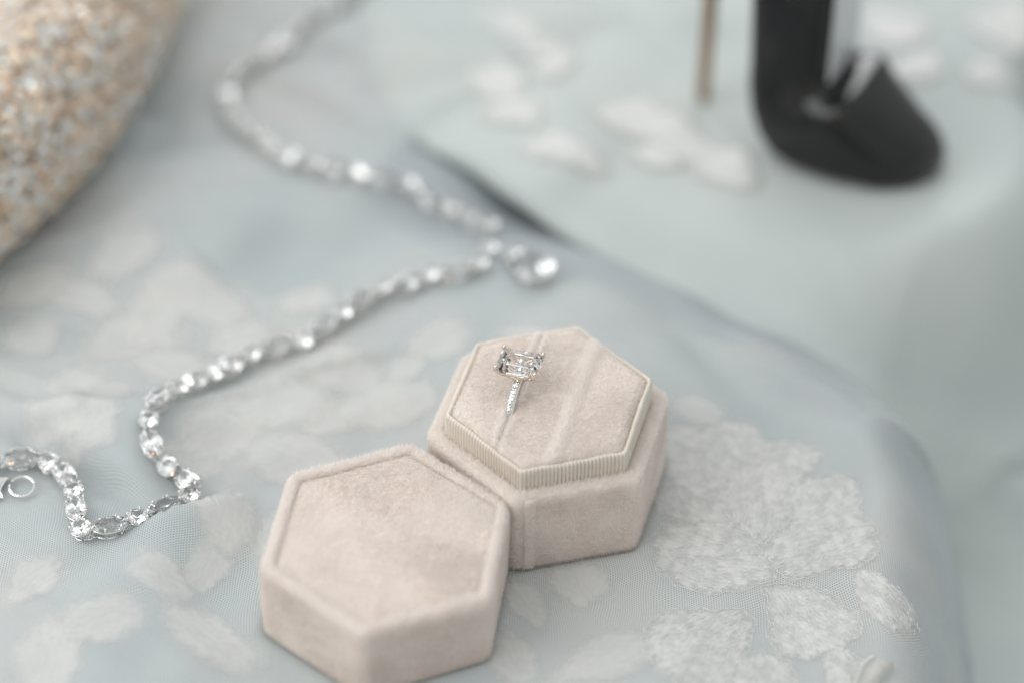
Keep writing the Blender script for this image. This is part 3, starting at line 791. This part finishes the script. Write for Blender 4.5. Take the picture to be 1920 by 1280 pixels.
def strand(px, first='r', lift=.25, up=0):
    P = np.array([on_cloth(x, y + 10) for x, y in px]); D = catmull(P, 14)
    D[:, 2] = z_tulle(D[:, 0], D[:, 1])
    # links span about seven millimetres: smooth the run so they bridge small dips
    seg_ = np.linalg.norm(np.diff(D, axis=0), axis=1); arc = np.concatenate([[0], np.cumsum(seg_)])
    pos = 0.0; kind = first; half = {'r': 2.55, 'm': 4.3}
    pos += 0
    while pos < arc[-1]:
        c = np.array([np.interp(pos, arc, D[:, i]) for i in range(3)]); h = half[kind]
        a = np.array([np.interp(min(pos + h, arc[-1]), arc, D[:, i]) for i in range(3)]); b_ = np.array([np.interp(max(pos - h, 0), arc, D[:, i]) for i in range(3)])
        c = .5 * c + .25 * (a + b_); c[2] = max(c[2], .5 * (a[2] + b_[2])) + lift
        t = a - b_; t[2] *= .8
        add_link(c, t, kind)
        nk = 'm' if kind == 'r' else 'r'
        pos += half[kind] + half[nk] - .35; kind = nk
lower = [(905, 500), (845, 515), (780, 525), (713, 553), (668, 572), (625, 607), (568, 640), (525, 650), (480, 668), (437, 686), (393, 708), (350, 728), (303, 748), (280, 782), (277, 826),
         (305, 864), (345, 895), (372, 925), (322, 950), (268, 972), (222, 991), (158, 1000), (143, 955), (140, 912), (112, 880), (70, 860), (20, 866), (-40, 880), (-90, 930)]
upper = [(925, 428), (870, 410), (820, 385), (765, 350), (715, 338), (640, 326), (540, 293), (475, 258), (437, 213), (428, 160), (490, 108), (570, 48), (640, 5), (720, -50), (800, -90)]
strand(lower, 'r'); strand(upper, 'r')
jp = on_cloth(918, 480); add_link(jp + np.array((0, 0, .3)), (0.3, 1, 0), 'r')
p1 = on_cloth(964, 492); p2 = on_cloth(1001, 517)
add_link(p1 + np.array((0, 0, .3)), p2 - p1, 'r'); add_link(p2 + np.array((0, 0, .3)), p1 - p2, 'p')
# clasp: leaf-shaped body with a hook
ck = on_cloth(28, 918); mb = MB()
hookP = [(ck[0] + 1.6 + 2.7 * math.cos(t), ck[1] + 2.2 * math.sin(t) * 1.15, ck[2] + 1.1 + .5 * math.sin(t)) for t in np.radians(np.linspace(150, -195, 30))]
mb.tube(hookP, np.concatenate([np.linspace(.2, .3, 15), np.linspace(.3, .36, 15)]), 8)
for i in range(6):
    a0 = np.array(hookP[-1]) + np.array((0, 0, 0)); off = np.array((-1.0 - .9 * i, -.4 + .2 * i, .25 * (i % 2)))
    Q = catmull(np.array([np.array(hookP[0]) + np.array((-.2 - .6 * i, 1.0, .1)), np.array(hookP[0]) + np.array((-1.2 - .7 * i, .2, .5)), np.array(hookP[-4]) + np.array((-2.0 - .7 * i, -.2, .3)), np.array(hookP[-4]) + np.array((-1.0 - .5 * i, -2.6, 0))]), 6)
    mb.tube(Q, .2 + .12 * np.sin(np.linspace(0, math.pi, len(Q))), 7)
mb.build("clasp", M_silver, neck)

# ------------------------------------------------------------------ black stiletto
ha_ = at(1318, 187, 0); ta_ = at(1772, 292, 5)
ax = (ta_ - ha_)[:2]; LS = np.linalg.norm(ax); ax /= LS; aw = np.array([-ax[1], ax[0]])
shoe = thing("stiletto_shoe", "glossy black pointed-toe stiletto shoe with a thin rose gold heel", "shoe", (ha_[0], ha_[1], 0), (0, 0, math.atan2(ax[1], ax[0])))
def shoe_section(O, I, hw, dome, wc=-3.0, n=32):
    """closed outline across the shoe: from the sole side O to the upper side I (both (along, up)), half width hw"""
    O, I = np.array(O, float), np.array(I, float); P = []
    for k in range(n):
        t = 2 * math.pi * k / n; c, s_ = math.cos(t), math.sin(t)
        e = .38 if s_ < 0 else (.38 * (1 - dome) + .85 * dome)
        wv_ = hw * math.copysign(abs(c) ** e, c); v = .5 + .5 * math.copysign(abs(s_) ** (.38 if s_ < 0 else .38 * (1 - dome) + .7 * dome), s_)
        q = O + (I - O) * v; P.append((q[0], wv_ + wc, q[1]))
    return np.array(P)
secs = []
for z in (128, 118, 100, 80, 60, 45, 34, 27): secs.append(shoe_section((16.2 - (z - 27) * .05, z), (38 - (z - 27) * .02, z), 12.4 + .012 * (z - 27), 0))
for O, I, hw in [((16.5, 20), (38.3, 24.8), 13.2), ((18.0, 13), (38.8, 24.3), 14), ((21.0, 7), (39.3, 24.1), 14.8), ((25.5, 2.6), (39.8, 24.1), 15.5), ((31, .8), (40.2, 24.2), 15.8), ((37, .3), (40.6, 24.3), 16)]:
    secs.append(shoe_section(O, I, hw, 0, -3 - (hw - 13.2) * .5))
for l, z, hw, dm, wc in [(41.0, 24.5, 16.1, 0, -4.4), (41.3, 24.6, 16.1, 0, -4.4), (43, 24.6, 16.1, 0, -4.4), (45.2, 24.6, 15.9, 0, -4.4), (45.6, 24.5, 15.8, .05, -4.4), (46.2, 24.1, 15.7, .25, -4.3), (49, 22.0, 15.0, .75, -4.1), (52, 19.8, 14.4, .9, -4.2), (55, 17.4, 13.6, 1, -4.3),
                         (58, 15.2, 11.6, 1, -4.0), (LS - 5, 12.4, 9.4, 1, -3.4), (LS - 2.3, 9.8, 6.6, 1, -2.4), (LS - .7, 7.4, 3.8, 1, -1.4), (LS, 5.2, 1.2, 1, -.6)]:
    secs.append(shoe_section((l, .3 + max(0, l - 58) * .16), (l, z), hw, dm, wc))
mb = MB(); mb.loft(secs)
ob = mb.build("body", M_black, shoe); fix_normals(ob.data)
mb = MB(); plate = []  # plate added across the throat to catch the back lamp as a highlight
for l, z in ((40.7, 24.5), (40.75, 24.85), (41.1, 25.0), (45.3, 25.0), (45.7, 24.85), (45.75, 24.5)):
    plate.append([(l, wv_, z - .0011 * abs(wv_ + 4.4) ** 2.2) for wv_ in np.linspace(-16.8, 6.2, 15)])
plate = np.array(plate); n_ = plate.shape[1]
mb.add(plate.reshape(-1, 3), [(i * n_ + k, i * n_ + k + 1, (i + 1) * n_ + k + 1, (i + 1) * n_ + k) for i in range(5) for k in range(n_ - 1)])
mb.build("throat_reflector", M_black, shoe, smooth=True)
mb = MB()  # plate on the arch face carrying the painted reflection tone
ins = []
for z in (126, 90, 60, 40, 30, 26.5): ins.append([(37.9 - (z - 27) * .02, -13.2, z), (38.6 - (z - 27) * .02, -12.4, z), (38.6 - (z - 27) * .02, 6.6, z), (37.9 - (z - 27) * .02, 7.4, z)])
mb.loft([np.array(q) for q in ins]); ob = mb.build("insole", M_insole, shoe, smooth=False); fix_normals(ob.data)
mb = MB(); mb.tube([(0, 0, 0.2), (0, 0, 1.0), (0, 0, 30), (-.3, 0, 70), (-.8, 0, 110), (-1, 0, 128)], [1.55, 1.75, 1.9, 2.3, 3.2, 4.5], 18)
mb.build("heel", M_heel, shoe)
mb = MB(); mb.tube([(-4, 0, 130), (16, 0, 126), (38, 0, 124)], [5, 8, 9], 16); mb.build("heel_seat", M_black, shoe)

# ------------------------------------------------------------------ sequinned bag
bag_edge = [at(352, -60, 10), at(345, 0, 10), at(268, 200, 10), at(212, 292, 10), at(0, 462, 10)]
cA, cB = at(222, 268, 10), at(-400, -260, 10)
e1 = (at(352, -20, 10) - at(232, 262, 10))[:2]; e1 /= np.linalg.norm(e1)          # along the right-hand edge, away
e2 = (at(-10, 470, 10) - at(205, 300, 10))[:2]; e2 /= np.linalg.norm(e2)          # along the near edge, outwards
bag_o = at(196, 268, 14)[:2]
bag = thing("sequinned_bag", "puffy rounded bag covered in champagne and pearly sequins, at the edge of the cloth", "bag", (bag_o[0] + 55 * (e1 + e2)[0], bag_o[1] + 55 * (e1 + e2)[1], 0))
BO = np.array([bag.location.x / S, bag.location.y / S])
U, Vv = 62.0, 62.0
def bag_point(u, v):
    """u, v in -1..1 over a rounded square pillow; returns xy offset and height factor"""
    r4 = (np.abs(u) ** 5 + np.abs(v) ** 5)
    return r4
def bag_shape(th, ph):
    # superellipsoid in skewed axes e1,e2: th around, ph from the rim (0) to the top (pi/2)
    c, s_ = np.cos(th), np.sin(th); p = .62
    a = np.sign(c) * np.abs(c) ** p * U; b_ = np.sign(s_) * np.abs(s_) ** p * Vv
    cp, sp = np.cos(ph), np.sin(ph)
    q = np.abs(cp) ** .75
    xy = (a * q)[..., None] * -e1 + (b_ * q)[..., None] * -e2
    z = 17 + np.where(sp > 0, 26 * np.abs(sp) ** .9, -16.5 * np.abs(sp) ** .8)
    return np.concatenate([xy, z[..., None]], -1)
th = np.linspace(0, 2 * math.pi, 120, endpoint=False); ph = np.concatenate([np.linspace(-math.pi / 2 + .05, 0, 10), np.linspace(0, math.pi / 2, 26)[1:]])
mb = MB(); mb.loft([bag_shape(th, np.full_like(th, p)) for p in ph])
bb = mb.build("body", M_bag, bag); fix_normals(bb.data)
zb = min(v.co.z for v in bb.data.vertices)
rim = bag_shape(th, np.full_like(th, -.02)); mb = MB(); mb.tube(rim * np.array((1.012, 1.012, 1)), 1.5, 8, closed=True); mb.build("welt", M_welt, bag)
# sequins
def sequin_mesh(kind):
    mb = MB()
    if kind == 0:      # cupped round sequin
        for r_, z in ((0, 0),): pass
        n = 10; vs_ = [(0, 0, -.12)]
        for r_, z in ((.6, .02), (1.2, .22)):
            vs_ += [(r_ * math.cos(2 * math.pi * k / n), r_ * math.sin(2 * math.pi * k / n), z) for k in range(n)]
        fs = [(0, 1 + k, 1 + (k + 1) % n) for k in range(n)] + [(1 + k, 1 + n + k, 1 + n + (k + 1) % n, 1 + (k + 1) % n) for k in range(n)]
        mb.add(vs_, fs)
    elif kind == 1:    # small bead
        mb.ball((0, 0, .5), .8, 8, 5, (1, 1, .85))
    else:              # faceted oval crystal
        n = 8; vs_ = []
        for r_, z in ((.8, 0), (1.25, .35), (.7, .85)): vs_ += [(1.25 * r_ * math.cos(2 * math.pi * k / n), .85 * r_ * math.sin(2 * math.pi * k / n), z) for k in range(n)]
        fs = [(i * n + k, i * n + (k + 1) % n, (i + 1) * n + (k + 1) % n, (i + 1) * n + k) for i in range(2) for k in range(n)] + [tuple(2 * n + k for k in range(n))]
        mb.add(vs_, fs)
    return mb
seq_mb = [sequin_mesh(k) for k in range(3)]
seq_me = {}
for k in range(3):
    for c in range(3):
        me = seq_mb[k].data("sequin", smooth=(k == 1)); me.materials.append(M_seq[c]); seq_me[(k, c)] = me
gs = np.random.default_rng(4)
P, Nn = surface_samples(bb.data, .5, gs)
wp = P + np.array([BO[0], BO[1], 0])
v = wp - CAM_POS; dep = v @ _f; PX = 960 + F_PX * (v @ _r) / dep; PY = 640 - F_PX * (v @ _u) / dep
facing = (Nn * (-v / np.linalg.norm(v, axis=1)[:, None])).sum(1) > -.2
ok = facing & (P[:, 2] > 2)
P, Nn, PX, PY = P[ok], Nn[ok], PX[ok], PY[ok]
inview = (PX > -10) & (PX < 420) & (PY > -10) & (PY < 520)
order = np.argsort(np.where(inview, 0, 1e6) - PY * .001 + gs.uniform(0, .9, len(PX)))
rest = [MB() for _ in range(3)]
for n_, i in enumerate(order):
    k = int(gs.choice(3, p=[.55, .25, .2])); c = int(gs.choice(3, p=[.60, .26, .14]))
    nn = Vector(Nn[i]) + Vector(gs.normal(size=3) * .28); q = nn.to_track_quat('Z', 'Y') @ Matrix.Rotation(gs.uniform(0, 6.28), 3, 'Z').to_quaternion()
    pos = P[i] + Nn[i] * gs.uniform(.15, .9); sz = gs.uniform(.9, 1.6)
    if n_ < 290:
        o = link("sequin", seq_me[(k, c)], None, bag); o.location = Vector(pos) * S; o.rotation_mode = 'QUATERNION'; o.rotation_quaternion = q; o.scale = (sz,) * 3
    else:
        R_ = np.array(q.to_matrix()); vv = np.concatenate(seq_mb[k].v) * sz
        rest[c].add(vv @ R_.T + pos, seq_mb[k].f)
for c in range(3):
    if rest[c].n: o = rest[c].build("sequins", M_seq[c], bag, smooth=False); o['kind'] = 'stuff'

# ------------------------------------------------------------------ embroidered petals
gp = np.random.default_rng(33)
def petal(px, py, length, width, ang, layer='top', stitches=0, parent=None, sheet_='in', seed=0, h=.45, mat_=None):
    """length and width in mm, ang in degrees in the plane of the cloth (0 = to the right, 90 = away)"""
    zf = (lambda x, y: float(z_tulle(np.array([x]), np.array([y]))[0])) if sheet_ == 'in' else z_out
    c = on_cloth(px, py, zf); a = math.radians(ang); ca, sa = math.cos(a), math.sin(a)
    g = np.random.default_rng(seed + int(px * 7 + py)); ph = g.uniform(0, 6.28, 4); am = g.uniform(.02, .055, 4)
    nr, ns = 9, 72
    t = np.linspace(0, 2 * math.pi, ns, endpoint=False)
    rad = 1 + sum(am[i] * np.sin((i + 2) * t + ph[i]) for i in range(4)) + .03 * np.sin(t * 11 + ph[0]) + .02 * np.sin(t * 17 + ph[2])
    rho = np.concatenate([np.linspace(.05, .9, nr - 3), [.96, .99, 1.0]])
    vs_ = []
    for r_ in rho:
        lx = r_ * rad * length / 2 * np.cos(t); ly = r_ * rad * width / 2 * np.sin(t) * (1 + .25 * np.cos(t))
        wx, wy = c[0] + ca * lx - sa * ly, c[1] + sa * lx + ca * ly
        if sheet_ == 'in': zz = (z_tulle if layer == 'top' else z_in)(wx, wy)
        else: zz = z_outer(wx, wy)
        dome = h * (1 - r_ ** 3) if layer == 'top' else .2 * (1 - r_ ** 3)
        vs_.append(np.column_stack([lx, ly, zz - c[2] + dome - (.15 if r_ == 1 else 0.03 if r_ > .95 else -.04)]))
    mb = MB(); mb.loft(vs_, cap0=True, cap1=False)
    o = mb.build("petal", mat_ or M_stitch, parent); fix_normals(o.data)
    ea = o.data.attributes.new('edge', 'FLOAT', 'POINT'); ea.data.foreach_set('value', np.repeat(rho, ns).astype(np.float32))
    if sum(p.normal.z * p.area for p in o.data.polygons) < 0: o.data.flip_normals()
    o.location = Vector(c) * S; o.rotation_euler = (0, 0, a)
    if stitches >= 400:                       # corded outline round the petals one can see thread by thread
        rim_ = vs_[-2].copy(); rim_[:, :2] *= .985; rim_[:, 2] += .10
        mo = MB(); mo.tube(rim_, .075 + .025 * np.sin(np.arange(len(rim_)) * 2.1), 6, closed=True); mo.build("corded_edge", M_thread, o)
    if stitches:
        P, Nn = surface_samples(o.data, stitches / (length * width * .78), g)
        base_p = np.array([-length * .62, 0, 0])
        D = P - base_p; D[:, 2] = 0; D /= np.linalg.norm(D, axis=1)[:, None]
        D = D + g.normal(size=D.shape) * .13; D -= Nn * (D * Nn).sum(1)[:, None]; D /= np.linalg.norm(D, axis=1)[:, None]
        fibre_object("stitching", P - Nn * .05 + g.normal(size=P.shape) * np.array([.3, .3, 0]), D, Nn, g.uniform(.5, 1.25, len(P)), .06, M_thread, o, arch=g.uniform(.02, .12, len(P))[:, None], npts=4)
    return o
T_ = tulle
# the flower in focus beside the box
for i, (x, y, l, w_, a, n_) in enumerate([(1316, 1208, 26, 23, 222, 900), (1338, 1046, 27, 22, 165, 700), (1535, 1022, 27, 18, 28, 600), (1512, 1165, 22, 20, -55, 600), (1440, 1285, 20, 16, 262, 500), (1300, 930, 24, 20, 120, 800),
        (1430, 935, 24, 19, 80, 800), (1545, 945, 20, 15, 50, 500), (1370, 850, 24, 18, 100, 400), (1290, 840, 18, 14, 130, 300), (1470, 865, 20, 14, 60, 300), (1655, 1120, 18, 12, -60, 200), (1580, 1250, 12, 9, -70, 200)]):
    petal(x, y, l, w_, a, 'top', n_, T_, seed=1 + i, h=(.24, .2, .3, .15, .24)[i] if i < 5 else .16)
# motifs seen through the net
for i, (x, y, l, w_, a) in enumerate([(1085, 1095, 17, 14, 100), (985, 1130, 19, 9, 120), (1130, 1230, 26, 15, 30), (960, 1235, 20, 12, 110), (385, 1062, 17, 10, 70), (300, 1075, 20, 11, 140), (180, 1160, 24, 14, 20), (400, 1200, 28, 14, 150),
                                      (60, 1090, 18, 12, 60), (520, 1010, 22, 12, 80), (620, 780, 22, 12, 40), (350, 860, 18, 12, 10), (90, 1240, 25, 16, 100), (760, 690, 16, 9, 60)]):
    petal(x, y, l * 1.1, w_ * 1.1, a, 'top', 0, T_, seed=20 + i, h=.06, mat_=M_lace)
# softer ones further back
for i, (x, y, l, w_, a) in enumerate([(575, 558, 15, 13, 40), (700, 760, 20, 17, 20), (770, 745, 14, 12, 80), (105, 775, 15, 12, 140), (175, 790, 16, 13, 250), (135, 722, 14, 13, 70), (205, 735, 13, 9, 20), (285, 600, 22, 15, 80),
                                      (330, 545, 20, 16, 40), (60, 640, 18, 12, 110), (160, 560, 20, 10, 150), (1000, 640, 16, 9, 150), (1310, 770, 14, 9, 140), (450, 640, 16, 13, 0), (230, 480, 22, 14, 60), (400, 570, 24, 16, 120), (240, 650, 26, 18, 30), (330, 690, 20, 14, 150), (520, 760, 26, 18, 20), (640, 690, 22, 14, 160), (420, 800, 26, 16, 60), (560, 860, 26, 14, 170), (60, 540, 20, 14, 30), (420, 960, 20, 14, 100), (820, 640, 18, 12, 30)]):
    petal(x, y, l * 1.3, w_ * 1.3, a, 'top', 0, T_, seed=50 + i, h=.14, mat_=M_lace)
for i, (x, y, l, w_, a) in enumerate([(945, 45, 24, 12, 150), (1010, 95, 20, 12, 160), (1040, 128, 17, 10, 230), (935, 160, 24, 13, 110), (965, 215, 20, 12, 130), (1060, 285, 24, 11, 150), (1185, 225, 22, 14, 20), (1245, 245, 20, 14, 160),
                                      (1300, 285, 20, 12, 140), (1365, 320, 22, 14, 120), (1235, 300, 15, 9, 150), (1680, 60, 26, 16, 70), (1720, 130, 18, 12, 30), (1880, 70, 24, 18, 100), (1860, 140, 20, 12, 40)]):
    petal(x, y, l * 1.25, w_ * 1.35, a, 'top', 0, outer, sheet_='out', seed=80 + i, h=1.3, mat_=M_applique)

# scalloped hem turned up at the near edge
hp = on_cloth(1618, 1272)
mb = MB()
Q = catmull(np.array([hp + np.array(d) for d in [(-2.2, -6, 0), (-1.5, -2, 1.6), (.2, 1.5, 2.6), (2.4, 3.8, 2.4)]]), 10)
mb.tube(Q, .22, 7)
for q in Q[::2]: mb.ball(q + np.array((-.35, 0, .25)), .34, 8, 6, (1.3, .8, 1))
hem = mb.build("hem_cord", M_thread, tulle)
mb = MB(); A_ = Q; B_ = Q + np.array((4.0, -.6, -.6)); Cc = Q + np.array((4.6, -1.0, -4.5)); n = len(Q)
Mid = (A_ + B_) / 2 + np.array((0, 0, -.5))
mb.add(np.concatenate([A_, Mid, B_, Cc]), [(r_ * n + k, r_ * n + k + 1, (r_ + 1) * n + k + 1, (r_ + 1) * n + k) for r_ in range(3) for k in range(n - 1)])
mb.build("hem_fold", M_hem, tulle)
